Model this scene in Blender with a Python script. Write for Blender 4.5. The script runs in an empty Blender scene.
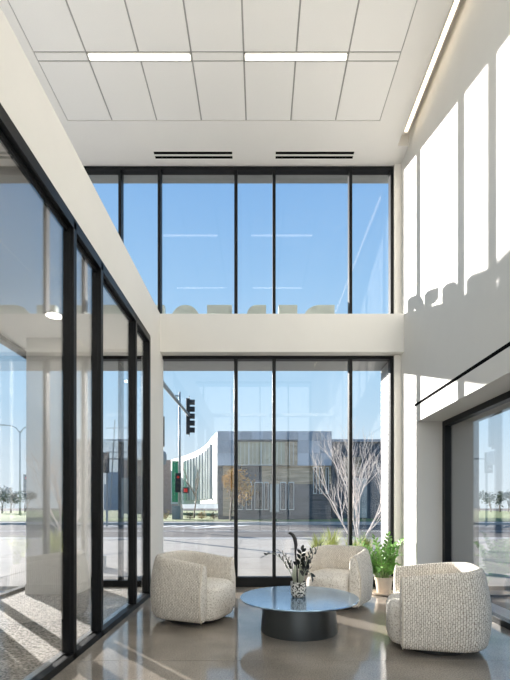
import bpy, bmesh, math, random
from mathutils import Vector, Matrix
random.seed(7)
sc = bpy.context.scene
C = sc.collection
F, HC = 435.0, 1.28          # focal length in pixels (510 px wide frame), lens height

# ------------------------------------------------------------------ camera
cam_d = bpy.data.cameras.new('camera')
cam = bpy.data.objects.new('camera', cam_d); C.objects.link(cam)
cam.location = (0, 0, HC); cam.rotation_euler = (math.pi/2, 0, 0)
cam_d.sensor_fit = 'HORIZONTAL'; cam_d.sensor_width = 36
cam_d.lens = F/510*36
cam_d.shift_x = -5/510; cam_d.shift_y = 166/510      # shift lens: verticals stay vertical
cam_d.clip_end = 2000
sc.camera = cam

# ------------------------------------------------------------------ sky, sun, exposure
w = bpy.data.worlds.new('sky'); sc.world = w; w.use_nodes = True
nt = w.node_tree; nt.nodes.clear()
tc = nt.nodes.new('ShaderNodeTexCoord'); sx = nt.nodes.new('ShaderNodeSeparateXYZ')
cr = nt.nodes.new('ShaderNodeValToRGB'); bg = nt.nodes.new('ShaderNodeBackground'); wo = nt.nodes.new('ShaderNodeOutputWorld')
nt.links.new(tc.outputs['Generated'], sx.inputs[0]); nt.links.new(sx.outputs['Z'], cr.inputs[0])
nt.links.new(cr.outputs[0], bg.inputs[0]); nt.links.new(bg.outputs[0], wo.inputs[0])
stops = [(0.0, (.82, .92, .98)), (.10, (.72, .87, .98)), (.20, (.54, .77, .97)), (.30, (.45, .71, .96)), (.45, (.34, .61, .94)), (.62, (.23, .48, .87)), (1.0, (.13, .30, .66))]
el = cr.color_ramp.elements
while len(el) > 1: el.remove(el[-1])
el[0].position = stops[0][0]; el[0].color = (*stops[0][1], 1)
for p, c in stops[1:]:
    e = el.new(p); e.color = (*c, 1)
bg.inputs['Strength'].default_value = 0.76

SUN = Vector((1, -1.066, -.375)).normalized()
sd = bpy.data.lights.new('sun', 'SUN'); sd.energy = 12.5; sd.angle = math.radians(.53); sd.color = (1, .95, .895)
so = bpy.data.objects.new('sun', sd); C.objects.link(so)
so.rotation_euler = SUN.to_track_quat('-Z', 'Y').to_euler(); so.location = (-30, 40, 30)

# added fill light just outside the rear glazing, unseen behind the camera
ad = bpy.data.lights.new('rear_fill', 'AREA'); ad.shape = 'RECTANGLE'; ad.size = 5.6; ad.size_y = 6.2; ad.energy = 170; ad.color = (1, .955, .89)
ao = bpy.data.objects.new('rear_fill', ad); C.objects.link(ao)
ao.location = (-.7, -4.85, 3.3); ao.rotation_euler = (math.pi/2, 0, 0)

vs = sc.view_settings
vs.view_transform = 'Standard'; vs.look = 'None'; vs.gamma = 1; vs.use_curve_mapping = False
vs.exposure = 0.4
cy = sc.cycles
cy.use_denoising = True
cy.max_bounces = 16; cy.diffuse_bounces = 8; cy.glossy_bounces = 6
cy.transmission_bounces = 8; cy.transparent_max_bounces = 32
cy.caustics_reflective = False; cy.caustics_refractive = False
cy.sample_clamp_indirect = 6

# ------------------------------------------------------------------ materials
def nodes(name):
    m = bpy.data.materials.new(name); m.use_nodes = True
    n = m.node_tree.nodes; l = m.node_tree.links
    return m, n, l, n['Principled BSDF']
def mat(name, col, rough=.6, metal=0, var=.06, scale=8, bump=0, bscale=60, emit=0, ecol=None, stretch=(1, 1, 1), spec=.5, detail=3):
    m, n, l, b = nodes(name)
    b.inputs['Roughness'].default_value = rough; b.inputs['Metallic'].default_value = metal
    b.inputs['Specular IOR Level'].default_value = spec
    t = n.new('ShaderNodeTexCoord'); mp = n.new('ShaderNodeMapping'); mp.inputs['Scale'].default_value = stretch
    l.new(t.outputs['Object'], mp.inputs[0])
    nz = n.new('ShaderNodeTexNoise'); nz.inputs['Scale'].default_value = scale; nz.inputs['Detail'].default_value = detail
    l.new(mp.outputs[0], nz.inputs[0])
    r = n.new('ShaderNodeValToRGB'); l.new(nz.outputs['Fac'], r.inputs[0])
    r.color_ramp.elements[0].position = .3; r.color_ramp.elements[1].position = .7
    r.color_ramp.elements[0].color = (*[max(0, c*(1-var)) for c in col], 1)
    r.color_ramp.elements[1].color = (*[min(1, c*(1+var)) for c in col], 1)
    l.new(r.outputs[0], b.inputs['Base Color'])
    if bump:
        n2 = n.new('ShaderNodeTexNoise'); n2.inputs['Scale'].default_value = bscale; l.new(mp.outputs[0], n2.inputs[0])
        bp = n.new('ShaderNodeBump'); bp.inputs['Strength'].default_value = bump; bp.inputs['Distance'].default_value = .01
        l.new(n2.outputs['Fac'], bp.inputs['Height']); l.new(bp.outputs[0], b.inputs['Normal'])
    if emit:
        b.inputs['Emission Color'].default_value = (*(ecol or col), 1); b.inputs['Emission Strength'].default_value = emit
    return m
def glass_mat(name, tint, f0=.045, rough=0.0):
    m = bpy.data.materials.new(name); m.use_nodes = True
    n = m.node_tree.nodes; l = m.node_tree.links; n.clear()
    g = n.new('ShaderNodeNewGeometry'); d = n.new('ShaderNodeVectorMath'); d.operation = 'DOT_PRODUCT'
    l.new(g.outputs['Normal'], d.inputs[0]); l.new(g.outputs['Incoming'], d.inputs[1])
    def mth(op, a, b=None):
        x = n.new('ShaderNodeMath'); x.operation = op
        for i, v in enumerate((a, b)):
            if v is None: continue
            if isinstance(v, (int, float)): x.inputs[i].default_value = v
            else: l.new(v, x.inputs[i])
        return x.outputs[0]
    ab = mth('ABSOLUTE', d.outputs['Value']); om = mth('SUBTRACT', 1.0, ab)
    p5 = mth('POWER', om, 5.0); sc_ = mth('MULTIPLY', p5, 1-f0); fr = mth('ADD', sc_, f0)
    tr = n.new('ShaderNodeBsdfTransparent'); tr.inputs[0].default_value = (*tint, 1)
    gl = n.new('ShaderNodeBsdfGlossy'); gl.inputs['Roughness'].default_value = rough; gl.inputs[0].default_value = (1, 1, 1, 1)
    mx = n.new('ShaderNodeMixShader'); l.new(fr, mx.inputs[0]); l.new(tr.outputs[0], mx.inputs[1]); l.new(gl.outputs[0], mx.inputs[2])
    o = n.new('ShaderNodeOutputMaterial'); l.new(mx.outputs[0], o.inputs[0])
    return m

M = {}
M['white'] = mat('painted_wall', (.75, .74, .705), .6, var=.012, scale=3, bump=.02, bscale=200, spec=.2)
M['trim_white'] = mat('painted_trim', (.78, .76, .71), .5, var=.01)
M['gypsum'] = mat('ceiling_paint', (.80, .785, .755), .7, var=.012, scale=2)
M['tile'] = mat('acoustic_tile', (.82, .81, .785), .85, var=.02, scale=120, bump=.15, bscale=400)
M['grid'] = mat('tile_grid', (.36, .355, .34), .6, var=.03)
M['black'] = mat('dark_bronze_aluminium', (.008, .009, .010), .38, metal=0, var=.1, scale=5, spec=.18)
M['slot'] = mat('slot_black', (.006, .006, .006), .9, spec=.02)
M['glass'] = glass_mat('clear_glass', (.98, .98, .98), .024)
M['glass_coated'] = glass_mat('coated_partition_glass', (.975, .98, .985), .15)
M['steel'] = mat('brushed_steel', (.62, .64, .66), .3, metal=.9, var=.05, stretch=(1, 30, 1))
M['lamp'] = mat('lamp_diffuser', (1, .96, .88), .5, emit=3, ecol=(1, .93, .82))
M['washer'] = mat('washer_diffuser', (1, .9, .75), .5, emit=2.2, ecol=(1, .84, .64))
M['downlight'] = mat('downlight_lens', (1, .96, .9), .5, emit=12, ecol=(1, .93, .84))

# polished concrete
def concrete():
    m, n, l, b = nodes('polished_concrete')
    t = n.new('ShaderNodeTexCoord')
    a = n.new('ShaderNodeTexNoise'); a.inputs['Scale'].default_value = 1.6; a.inputs['Detail'].default_value = 6
    a2 = n.new('ShaderNodeTexNoise'); a2.inputs['Scale'].default_value = 90; a2.inputs['Detail'].default_value = 4
    l.new(t.outputs['Object'], a.inputs[0]); l.new(t.outputs['Object'], a2.inputs[0])
    r = n.new('ShaderNodeValToRGB'); l.new(a.outputs['Fac'], r.inputs[0])
    r.color_ramp.elements[0].position = .32; r.color_ramp.elements[0].color = (.25, .222, .188, 1)
    r.color_ramp.elements[1].position = .68; r.color_ramp.elements[1].color = (.41, .366, .312, 1)
    r2 = n.new('ShaderNodeValToRGB'); l.new(a2.outputs['Fac'], r2.inputs[0])
    r2.color_ramp.elements[0].position = .35; r2.color_ramp.elements[0].color = (.72, .72, .72, 1)
    r2.color_ramp.elements[1].position = .65; r2.color_ramp.elements[1].color = (1.15, 1.15, 1.15, 1)
    mx = n.new('ShaderNodeMix'); mx.data_type = 'RGBA'; mx.blend_type = 'MULTIPLY'; mx.inputs[0].default_value = 1
    l.new(r.outputs[0], mx.inputs[6]); l.new(r2.outputs[0], mx.inputs[7]); l.new(mx.outputs[2], b.inputs['Base Color'])
    rr = n.new('ShaderNodeMapRange'); rr.inputs[3].default_value = .05; rr.inputs[4].default_value = .14
    l.new(a.outputs['Fac'], rr.inputs[0]); l.new(rr.outputs[0], b.inputs['Roughness'])
    b.inputs['Specular IOR Level'].default_value = .8
    bp = n.new('ShaderNodeBump'); bp.inputs['Strength'].default_value = .03; bp.inputs['Distance'].default_value = .01
    n3 = n.new('ShaderNodeTexNoise'); n3.inputs['Scale'].default_value = 5; l.new(t.outputs['Object'], n3.inputs[0])
    l.new(n3.outputs['Fac'], bp.inputs['Height']); l.new(bp.outputs[0], b.inputs['Normal'])
    return m
M['concrete'] = concrete()

def mottled(name, c1, c2, scale, lo=.42, hi=.55, rough=.9, bump=.6, stretch=(1, 1, 1), dist=.01, tex='noise', detail=2):
    m, n, l, b = nodes(name)
    t = n.new('ShaderNodeTexCoord'); mp = n.new('ShaderNodeMapping'); mp.inputs['Scale'].default_value = stretch
    l.new(t.outputs['Object'], mp.inputs[0])
    if tex == 'noise':
        a = n.new('ShaderNodeTexNoise'); a.inputs['Scale'].default_value = scale; a.inputs['Detail'].default_value = detail; out = a.outputs['Fac']
    else:
        a = n.new('ShaderNodeTexVoronoi'); a.inputs['Scale'].default_value = scale; out = a.outputs['Distance']
    l.new(mp.outputs[0], a.inputs[0])
    r = n.new('ShaderNodeValToRGB'); l.new(out, r.inputs[0])
    r.color_ramp.elements[0].position = lo; r.color_ramp.elements[0].color = (*c1, 1)
    r.color_ramp.elements[1].position = hi; r.color_ramp.elements[1].color = (*c2, 1)
    l.new(r.outputs[0], b.inputs['Base Color']); b.inputs['Roughness'].default_value = rough
    if bump:
        bp = n.new('ShaderNodeBump'); bp.inputs['Strength'].default_value = bump; bp.inputs['Distance'].default_value = dist
        l.new(out, bp.inputs['Height']); l.new(bp.outputs[0], b.inputs['Normal'])
    return m
M['mat_carpet'] = mottled('speckled_carpet', (.05, .052, .055), (.60, .56, .50), 45, .36, .6, stretch=(1, 1.6, 1))
def weave():
    m, n, l, b = nodes('boucle_weave')
    t = n.new('ShaderNodeTexCoord'); sp = n.new('ShaderNodeSeparateXYZ'); l.new(t.outputs['UV'], sp.inputs[0])
    nz = n.new('ShaderNodeTexNoise'); nz.inputs['Scale'].default_value = 45; l.new(t.outputs['Object'], nz.inputs[0])
    def wob(o, k):
        x = n.new('ShaderNodeMath'); x.operation = 'MULTIPLY_ADD'; l.new(nz.outputs['Fac'], x.inputs[0]); x.inputs[1].default_value = k; l.new(o, x.inputs[2]); return x.outputs[0]
    cb_ = n.new('ShaderNodeCombineXYZ'); l.new(wob(sp.outputs['Y'], .03), cb_.inputs[0]); l.new(wob(sp.outputs['X'], .022), cb_.inputs[1])
    br = n.new('ShaderNodeTexBrick'); l.new(cb_.outputs[0], br.inputs['Vector'])
    br.inputs['Scale'].default_value = 1; br.inputs['Brick Width'].default_value = .034; br.inputs['Row Height'].default_value = .017
    br.inputs['Mortar Size'].default_value = .0028; br.inputs['Mortar Smooth'].default_value = .6
    br.inputs['Color1'].default_value = (.95, .905, .825, 1); br.inputs['Color2'].default_value = (.80, .76, .69, 1); br.inputs['Mortar'].default_value = (.40, .34, .27, 1)
    l.new(br.outputs['Color'], b.inputs['Base Color']); b.inputs['Roughness'].default_value = .95; b.inputs['Specular IOR Level'].default_value = .1
    bp = n.new('ShaderNodeBump'); bp.inputs['Strength'].default_value = .6; bp.inputs['Distance'].default_value = .008; bp.invert = True
    l.new(br.outputs['Fac'], bp.inputs['Height']); l.new(bp.outputs[0], b.inputs['Normal'])
    return m
M['boucle'] = weave()
M['boucle_plain'] = mottled('boucle_cream', (.56, .51, .44), (.86, .82, .75), 70, .34, .5, bump=.7, dist=.01, detail=1)
M['piping'] = mat('piping_cloth', (.74, .68, .58), .9)
M['plinth'] = mat('black_plinth', (.02, .02, .02), .5)
M['table_top'] = mat('blue_grey_lacquer', (.34, .50, .68), .15, metal=.8, var=.04, scale=3)
M['table_base'] = mat('gunmetal', (.10, .11, .115), .38, metal=.75, var=.12, scale=2, stretch=(1, 1, .2))
M['vase'] = mottled('painted_vase', (.03, .028, .02), (.82, .80, .74), 55, .44, .47, rough=.35, bump=0, detail=0)
M['soil'] = mat('soil', (.05, .035, .025), .95, var=.4, scale=60, bump=.5)
M['terracotta'] = mat('pale_terracotta', (.66, .56, .46), .8, var=.08, scale=10)
M['leaf'] = mat('zz_leaf', (.19, .40, .09), .35, var=.5, scale=14)
M['leaf_dark'] = mat('dark_leaf', (.018, .022, .02), .35, var=.4, scale=20)
M['stem'] = mat('green_stem', (.30, .42, .16), .5)
M['stem_pale'] = mat('pale_stem', (.52, .56, .44), .5)
M['stem_dark'] = mat('dark_stem', (.03, .028, .03), .5)
# outdoors
M['asphalt'] = mat('asphalt', (.15, .14, .13), .9, var=.15, scale=.6, spec=.08)
M['paving'] = mat('pale_paving', (.36, .335, .30), .85, var=.08, scale=1.2, spec=.08)
M['kerb'] = mat('kerb_concrete', (.50, .49, .47), .85)
M['grass'] = mat('grass', (.20, .24, .09), .95, var=.4, scale=1.5)
M['paint'] = mat('road_paint', (.78, .78, .76), .8)
M['brick_white'] = mat('white_glazed_brick', (.34, .335, .325), .5, var=.04)
M['mortar'] = mat('mortar', (.15, .15, .15), .9)
M['cladding'] = mat('brown_cladding', (.24, .215, .175), .7, var=.05, scale=2)
M['canopy'] = mat('canopy_metal', (.28, .29, .28), .5, metal=.2)
M['letter'] = mat('sign_letter_face', (.55, .62, .56), .45)
M['metal_panel'] = mat('blue_grey_panel', (.36, .42, .50), .35, metal=.35, var=.15, scale=.4)
M['metal_panel_b'] = mat('slate_panel', (.28, .33, .40), .35, metal=.35, var=.15, scale=.4)
M['dark_brick'] = mat('dark_brick', (.10, .11, .125), .85, var=.35, scale=1.2, stretch=(.6, .6, 7))
M['tan_brick'] = mat('tan_brick', (.42, .34, .24), .85, var=.4, scale=1.2, stretch=(.6, .6, 7))
M['white_panel'] = mat('white_panel', (.62, .62, .615), .5, var=.02, scale=.3)
M['curtain'] = mat('beige_blind', (.44, .42, .30), .6, var=.25, scale=.8)  # dull yellow-grey blind colour
M['window_dark'] = mat('far_window', (.035, .05, .06), .12, var=.6, scale=.6)
M['window_grey'] = mat('far_window_grey', (.40, .44, .44), .15, var=.3, scale=.4)
M['far_frame'] = mat('far_window_frame', (.62, .66, .66), .5)
M['green'] = mat('green_panel', (.01, .24, .12), .5)
M['pink'] = mat('pink_brick', (.52, .36, .31), .9, var=.1, scale=3)
M['siding'] = mat('grey_siding', (.15, .165, .19), .7, var=.2, scale=.7)
M['pole'] = mat('galvanised_pole', (.36, .39, .40), .5, metal=.3)
M['signal'] = mat('signal_housing', (.02, .024, .028), .5)
M['red_lens'] = mat('red_lens', (.7, .03, .02), .4, emit=.15, ecol=(1, .05, .03))
M['lens'] = mat('dark_lens', (.05, .05, .04), .3)
M['cabinet'] = mat('cabinet_grey', (.22, .26, .28), .5)
M['bark'] = mat('grey_bark', (.22, .18, .15), .9, var=.25)
M['birch'] = mat('pale_bark', (.80, .72, .66), .85, var=.15, scale=12)
M['autumn'] = mat('autumn_leaf', (.55, .36, .12), .8, var=.5, scale=3)
M['hedge'] = mat('brown_hedge', (.34, .23, .10), .95, var=.5, scale=2)
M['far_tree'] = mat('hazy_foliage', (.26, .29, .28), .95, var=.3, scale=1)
M['grass_tuft'] = mat('yellow_green_blade', (.46, .50, .16), .8, var=.3, scale=5)
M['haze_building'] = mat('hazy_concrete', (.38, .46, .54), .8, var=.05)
M['sign_red'] = mat('sign_red', (.6, .06, .05), .6)

# ------------------------------------------------------------------ mesh helpers
class MB:
    def __init__(s): s.v = []; s.f = []
    def box(s, x0, x1, y0, y1, z0, z1):
        o = len(s.v)
        s.v += [(x, y, z) for z in (z0, z1) for y in (y0, y1) for x in (x0, x1)]
        s.f += [tuple(o+i for i in q) for q in ((0, 2, 3, 1), (4, 5, 7, 6), (0, 1, 5, 4), (2, 6, 7, 3), (0, 4, 6, 2), (1, 3, 7, 5))]
        return s
    def quad(s, *p):
        o = len(s.v); s.v += [tuple(q) for q in p]; s.f.append(tuple(range(o, o+len(p)))); return s
    def prism(s, poly, z0, z1):
        o = len(s.v); n = len(poly)
        s.v += [(x, y, z0) for x, y in poly] + [(x, y, z1) for x, y in poly]
        s.f.append(tuple(o+i for i in reversed(range(n)))); s.f.append(tuple(o+n+i for i in range(n)))
        for i in range(n): s.f.append((o+i, o+(i+1) % n, o+n+(i+1) % n, o+n+i))
        return s
    def tube(s, pts, rad, n=8, cap=True):
        pts = [Vector(p) for p in pts]
        if not isinstance(rad, (list, tuple)): rad = [rad]*len(pts)
        o = len(s.v); prev = None
        for i, p in enumerate(pts):
            d = (pts[min(i+1, len(pts)-1)] - pts[max(i-1, 0)]).normalized()
            if prev is None: a = d.orthogonal().normalized()
            else:
                a = prev - d*prev.dot(d)
                a = a.normalized() if a.length > 1e-6 else d.orthogonal().normalized()
            prev = a; b = d.cross(a)
            for k in range(n):
                t = 2*math.pi*k/n
                s.v.append(tuple(p + (a*math.cos(t) + b*math.sin(t))*rad[i]))
        for i in range(len(pts)-1):
            for k in range(n):
                s.f.append((o+i*n+k, o+i*n+(k+1) % n, o+(i+1)*n+(k+1) % n, o+(i+1)*n+k))
        if cap:
            s.f.append(tuple(o+k for k in reversed(range(n)))); s.f.append(tuple(o+(len(pts)-1)*n+k for k in range(n)))
        return s
    def lathe(s, prof, n=48, c=(0, 0)):
        o = len(s.v)
        for r, z in prof:
            for k in range(n):
                t = 2*math.pi*k/n; s.v.append((c[0]+r*math.cos(t), c[1]+r*math.sin(t), z))
        for i in range(len(prof)-1):
            for k in range(n):
                s.f.append((o+i*n+k, o+i*n+(k+1) % n, o+(i+1)*n+(k+1) % n, o+(i+1)*n+k))
        s.f.append(tuple(o+k for k in reversed(range(n)))); s.f.append(tuple(o+(len(prof)-1)*n+k for k in range(n)))
        return s
    def leaf(s, base, d, up, length, width, bend=.15):
        base = Vector(base); d = Vector(d).normalized(); side = d.cross(Vector(up))
        side = side.normalized() if side.length > 1e-4 else d.orthogonal().normalized()
        nn = side.cross(d).normalized(); o = len(s.v)
        prof = [(0, .12), (.3, .85), (.6, 1.0), (.85, .6), (1, .06)]
        for t, wd in prof:
            c = base + d*length*t - nn*bend*length*t*t
            s.v += [tuple(c - side*width*.5*wd + nn*width*.12*wd), tuple(c), tuple(c + side*width*.5*wd + nn*width*.12*wd)]
        for i in range(len(prof)-1):
            a = o+i*3; s.f += [(a, a+1, a+4, a+3), (a+1, a+2, a+5, a+4)]
        return s
    def mesh(s, name):
        me = bpy.data.meshes.new(name); me.from_pydata(s.v, [], s.f); me.update(); return me
    def build(s, name, m, parent=None, smooth=False, bevel=0, seg=2):
        me = s.mesh(name); me.materials.append(M[m] if isinstance(m, str) else m)
        if smooth:
            for p in me.polygons: p.use_smooth = True
        o = bpy.data.objects.new(name, me); C.objects.link(o)
        if parent: o.parent = parent
        if bevel:
            b = o.modifiers.new('bevel', 'BEVEL'); b.width = bevel; b.segments = seg; b.limit_method = 'ANGLE'
        return o
def auto_smooth(o, ang=40):
    bm = bmesh.new(); bm.from_mesh(o.data)
    bmesh.ops.recalc_face_normals(bm, faces=bm.faces)
    for f in bm.faces: f.smooth = True
    for e in bm.edges:
        if len(e.link_faces) == 2 and e.calc_face_angle(0) > math.radians(ang): e.smooth = False
    bm.to_mesh(o.data); bm.free(); return o
def tag(o, label=None, cat=None, group=None, kind=None):
    if label: o['label'] = label
    if cat: o['category'] = cat
    if group: o['group'] = group
    if kind: o['kind'] = kind
    return o
def thing(name, label, cat, loc=(0, 0, 0), rotz=0, group=None, kind=None):
    o = bpy.data.objects.new(name, None); o.empty_display_size = .2; C.objects.link(o)
    o.location = loc; o.rotation_euler = (0, 0, rotz)
    return tag(o, label, cat, group, kind)
def copy_tree(o, parent=None):
    c = o.copy(); C.objects.link(c); c.parent = parent
    for ch in list(o.children): copy_tree(ch, c)
    return c
def struct(o, label): return tag(o, label, kind='structure')
def px(x, y, d): return Vector(((x-260)*d/F, d, HC+(506-y)*d/F))

# ------------------------------------------------------------------ the room
YG, YS = 6.934, 6.705            # glass line and inner face of the spandrel on the window wall
XR, XP, XV = 2.22, -1.541, -3.63 # right wall, vestibule partition, vestibule outer glazing
ZC, ZH, ZS = 6.66, 3.655, 4.245  # ceiling, storefront head, top of spandrel
YB = -4.5

fl = struct(MB().box(-3.75, 3.09, YB, 7.02, -.2, -.012).build('floor', 'kerb'), 'polished grey-brown concrete floor of the lobby')
for y0, y1 in ((YB, -.002), (.002, 3.598), (3.602, 7.0)):
    MB().box(-3.7, 2.66, y0, y1, -.05, 0).build('floor_slab', 'concrete', fl)

# ceiling: gypsum border + drop-in tiles
GX0, TW = -2.69, .624; GX1 = GX0+7*TW; GY1 = 6.079; GY0 = -2.52
cb = MB()
cb.box(-3.75, GX0, YB, 7.0, ZC, ZC+.25).box(GX1, 2.055, YB, 7.0, ZC, ZC+.25)
cb.box(GX0, GX1, GY1, 7.0, ZC, ZC+.25).box(GX0, GX1, YB, GY0, ZC, ZC+.25)
cb.box(2.055, XR+.4, YB, 7.0, ZC+.16, ZC+.25).box(2.055, XR+.02, 6.5, 7.0, ZC, ZC+.16)
ce = struct(cb.build('ceiling', 'gypsum'), 'white plaster ceiling with a field of square-edged tiles')
MB().box(GX0, GX1, GY0, GY1, ZC+.012, ZC+.25).build('ceiling_grid', 'grid', ce)
rows = []; y = GY1; strips = []
rows.append((y-.814, y)); y -= .814; strips.append((y-.105, y)); y -= .105
while y > GY0+.5:
    for k in range(2): rows.append((max(y-.9875, GY0), y)); y -= .9875
    strips.append((y-.105, y)); y -= .105
strips = [s for s in strips if s[0] > GY0]; lit = strips[:2]
tile_mesh = {}
def tile(x0, x1, y0, y1):
    key = (round(x1-x0, 3), round(y1-y0, 3))
    g = .010
    if key not in tile_mesh:
        me = MB().box(-key[0]/2+g, key[0]/2-g, -key[1]/2+g, key[1]/2-g, 0, .03).mesh('ceiling_tile'); me.materials.append(M['tile']); tile_mesh[key] = me
    o = bpy.data.objects.new('ceiling_tile', tile_mesh[key]); C.objects.link(o); o.parent = ce
    o.location = ((x0+x1)/2, (y0+y1)/2, ZC+.003)
for y0, y1 in rows:
    if y1-y0 < .1: continue
    for i in range(7): tile(GX0+i*TW, GX0+(i+1)*TW, y0, y1)
for k, (y0, y1) in enumerate(strips):
    for i in ((0, 3, 6) if k < 2 else range(7)): tile(GX0+i*TW, GX0+(i+1)*TW, y0, y1)
    for i in ((1, 4) if k < 2 else ()):
        x0, x1 = GX0+i*TW, GX0+(i+2)*TW
        side = 'above the left-hand window panes' if i == 1 else 'above the right-hand window panes'
        lab = ('slim white linear light set between ceiling tiles, '+side) if k == 0 else 'slim linear ceiling light mirrored in the upper window, lower %s streak' % ('left' if i == 1 else 'right')
        t = thing('linear_light', lab, 'ceiling light', ((x0+x1)/2, (y0+y1)/2, ZC-.002), 0, 'linear lights in the tiled ceiling')
        hx, hy = (x1-x0)/2-.006, (y1-y0)/2-.004
        MB().box(-hx, hx, -hy, -hy+.012, 0, .05).box(-hx, hx, hy-.012, hy, 0, .05).box(-hx, -hx+.012, -hy, hy, 0, .05).box(hx-.012, hx, -hy, hy, 0, .05).build('frame', 'trim_white', t)
        MB().box(-hx+.012, hx-.012, -hy+.012, hy-.012, .006, .02).build('diffuser', 'lamp', t)
# wall-washing light along the right wall
t = thing('wall_wash_light', 'long thin warm light strip at the ceiling edge along the right wall', 'ceiling light', (2.1, 2.6, ZC))
for a, b in ((-5.6, -3.4), (-3.38, -.9), (-.88, 1.36), (1.38, 3.66)):
    MB().box(-.018, .022, a, b, .0, .03).build('diffuser', 'washer', t)
MB().box(-.04, -.026, -5.6, 3.67, -.001, .1).box(.03, .04, -5.6, 3.67, .03, .1).box(-.04, .04, -5.6, 3.67, .1, .14).build('housing', 'trim_white', t)
# unseen uplights added behind the camera to brighten ceiling and room
for x, sd_ in ((-.75, 'left'), (1.25, 'right')):
    t = thing('fill_uplight', 'added linear fill uplight hung unseen behind the camera, %s one' % sd_, 'fill light', (x, .4, 4.1), 0, 'added fill uplights')
    MB().box(-.95, .95, -.08, .08, -.05, -.03).box(-.95, .95, -.09, -.08, -.05, .03).box(-.95, .95, .08, .09, -.05, .03).box(-.96, -.95, -.09, .09, -.05, .03).box(.95, .96, -.09, .09, -.05, .03).build('housing', 'trim_white', t)
    for q in (-.85, .85): MB().tube([(q, .085, 0), (q, .085, ZC-4.1)], .004, 5).build('cable', 'steel', t)
    ld = bpy.data.lights.new('lamp', 'AREA'); ld.shape = 'RECTANGLE'; ld.size = 1.8; ld.size_y = .14; ld.energy = 40; ld.color = (1, .95, .88)
    lo = bpy.data.objects.new('lamp', ld); C.objects.link(lo); lo.parent = t; lo.location = (0, 0, -.02); lo.rotation_euler = (math.pi, 0, 0)
# slot diffusers
for a, b, s in ((154, 233, 'left'), (275, 354, 'right')):
    x0, x1 = (a-260)*6.67/F, (b-260)*6.67/F
    t = thing('air_diffuser', 'twin-slot black linear air diffuser in the ceiling, %s of the two' % s, 'air vent', ((x0+x1)/2, 6.665, ZC-.004), 0, 'slot diffusers by the upper window')
    h = (x1-x0)/2
    MB().box(-h, h, -.075, .075, 0, .004).build('frame', 'trim_white', t)
    for yy in (-.042, .042):
        MB().box(-h+.01, h-.01, yy-.022, yy+.022, -.003, .001).build('slot', 'slot', t)

# window-wall spandrel, right jamb
struct(MB().box(XV-.1, XR, YS, YG+.05, ZH, ZS).build('wall_back', 'white', bevel=.004), 'white spandrel beam between upper and lower windows')
struct(MB().box(2.112, XR+.05, YG-.09, YG+.07, 0, ZC+.1).build('trim_1', 'trim_white'), 'narrow white jamb at the right end of the window wall')
# right wall with long opening
wr = MB()
wr.box(XR, 2.62, YB, 6.25, 2.735, ZC+.2).box(XR, 2.62, 6.25, 7.0, 0, ZC+.2)      # field above the joint and end pier
wr.box(XR, 2.62, 1.0, 6.14, 2.47, 2.705).box(XR, 2.62, 6.14, 6.25, 0, 2.705).box(XR+.02, 2.62, 1.0, 6.25, 2.7, 2.74)
wr.box(XR, 2.62, YB, 1.0, 0, 2.74)
struct(MB().box(2.66, 3.09, 6.14, 7.0, -.1, ZC+.2).box(2.66, 3.09, YB, 6.14, 2.47, ZC+.2).box(2.66, 3.09, YB, 1.0, -.1, 2.47).build('wall_outer', 'cladding'), 'brown-grey clad outer pier seen through the side window')
struct(wr.build('wall_right', 'white'), 'tall white right-hand wall above the side window opening')
struct(MB().box(XR-.002, XR+.02, 1.0, 6.25, 2.70, 2.74).build('trim_2', 'slot'), 'thin black reveal joint running along the right wall')
# rear and left walls of the room behind the camera
struct(MB().box(-3.75, 3.09, YB-.2, YB, ZC-.1, ZC+.2).box(XR-.02, 3.09, YB-.2, YB, 0, ZC).build('wall_rear', 'white'), 'white wall framing the added glazing behind the camera')
lw = MB().box(XV-.12, XV, YB, 5.2, 0, ZS-.02).box(XV-.12, XV, YB, 7.0, ZC-.06, ZC+.2).box(XV-.12, XV, 5.2, 7.0, ZH+.01, ZS-.02)
struct(lw.build('wall_left', 'white'), 'white outer wall left of the entrance vestibule')

# ------------------------------------------------------------------ glazing
def glazed(name, label, axis, at, stops, z0, z1, mw=.055, dep=.12, head=.07, sill=.07, inset=0, sides=True, rails=(), gm='glass'):
    """frame members and panes in a vertical plane: axis 'x' = runs along X at Y=at, 'y' = runs along Y at X=at"""
    root = thing(name, label, None, kind='structure')
    def bx(mb, a0, a1, b0, b1, c0, c1):
        return mb.box(a0, a1, b0, b1, c0, c1) if axis == 'x' else mb.box(b0, b1, a0, a1, c0, c1)
    a0, a1 = stops[0], stops[-1]; h = dep/2
    bx(MB(), a0-mw/2, a1+mw/2, at-h, at+h, z1-head, z1).build('head_rail', 'black', root, bevel=.003)
    bx(MB(), a0-mw/2, a1+mw/2, at-h, at+h, z0, z0+sill).build('sill_rail', 'black', root, bevel=.003)
    for zz in rails: bx(MB(), a0, a1, at-h*.9, at+h*.9, zz-.03, zz+.03).build('transom', 'black', root)
    for s in stops: bx(MB(), s-mw/2, s+mw/2, at-h, at+h, z0+sill, z1-head).build('mullion', 'black', root, bevel=.003)
    for p, q in zip(stops, stops[1:]):
        bx(MB(), p+mw/2, q-mw/2, at-.006, at+.006, z0+sill, z1-head).build('pane', gm, root)
    return root
MX = [-3.41, -2.216, -1.594, -.3825, .2232, 1.4346, 2.088]
glazed('window_1', 'upper band of tall clear windows showing blue sky', 'x', YG, MX, ZS-.05, ZC-.01, mw=.05, head=.05, sill=.05)
glazed('window_2', 'lower storefront glazing with black frames looking onto the street', 'x', YG, MX[2:], 0, ZH, mw=.055, head=.05, sill=.155)
glazed('window_3', 'street-facing glazing at the far end of the entrance vestibule', 'x', YG, [-3.57, -2.216, -1.66], 0, ZH, mw=.055, head=.05, sill=.1)
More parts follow.
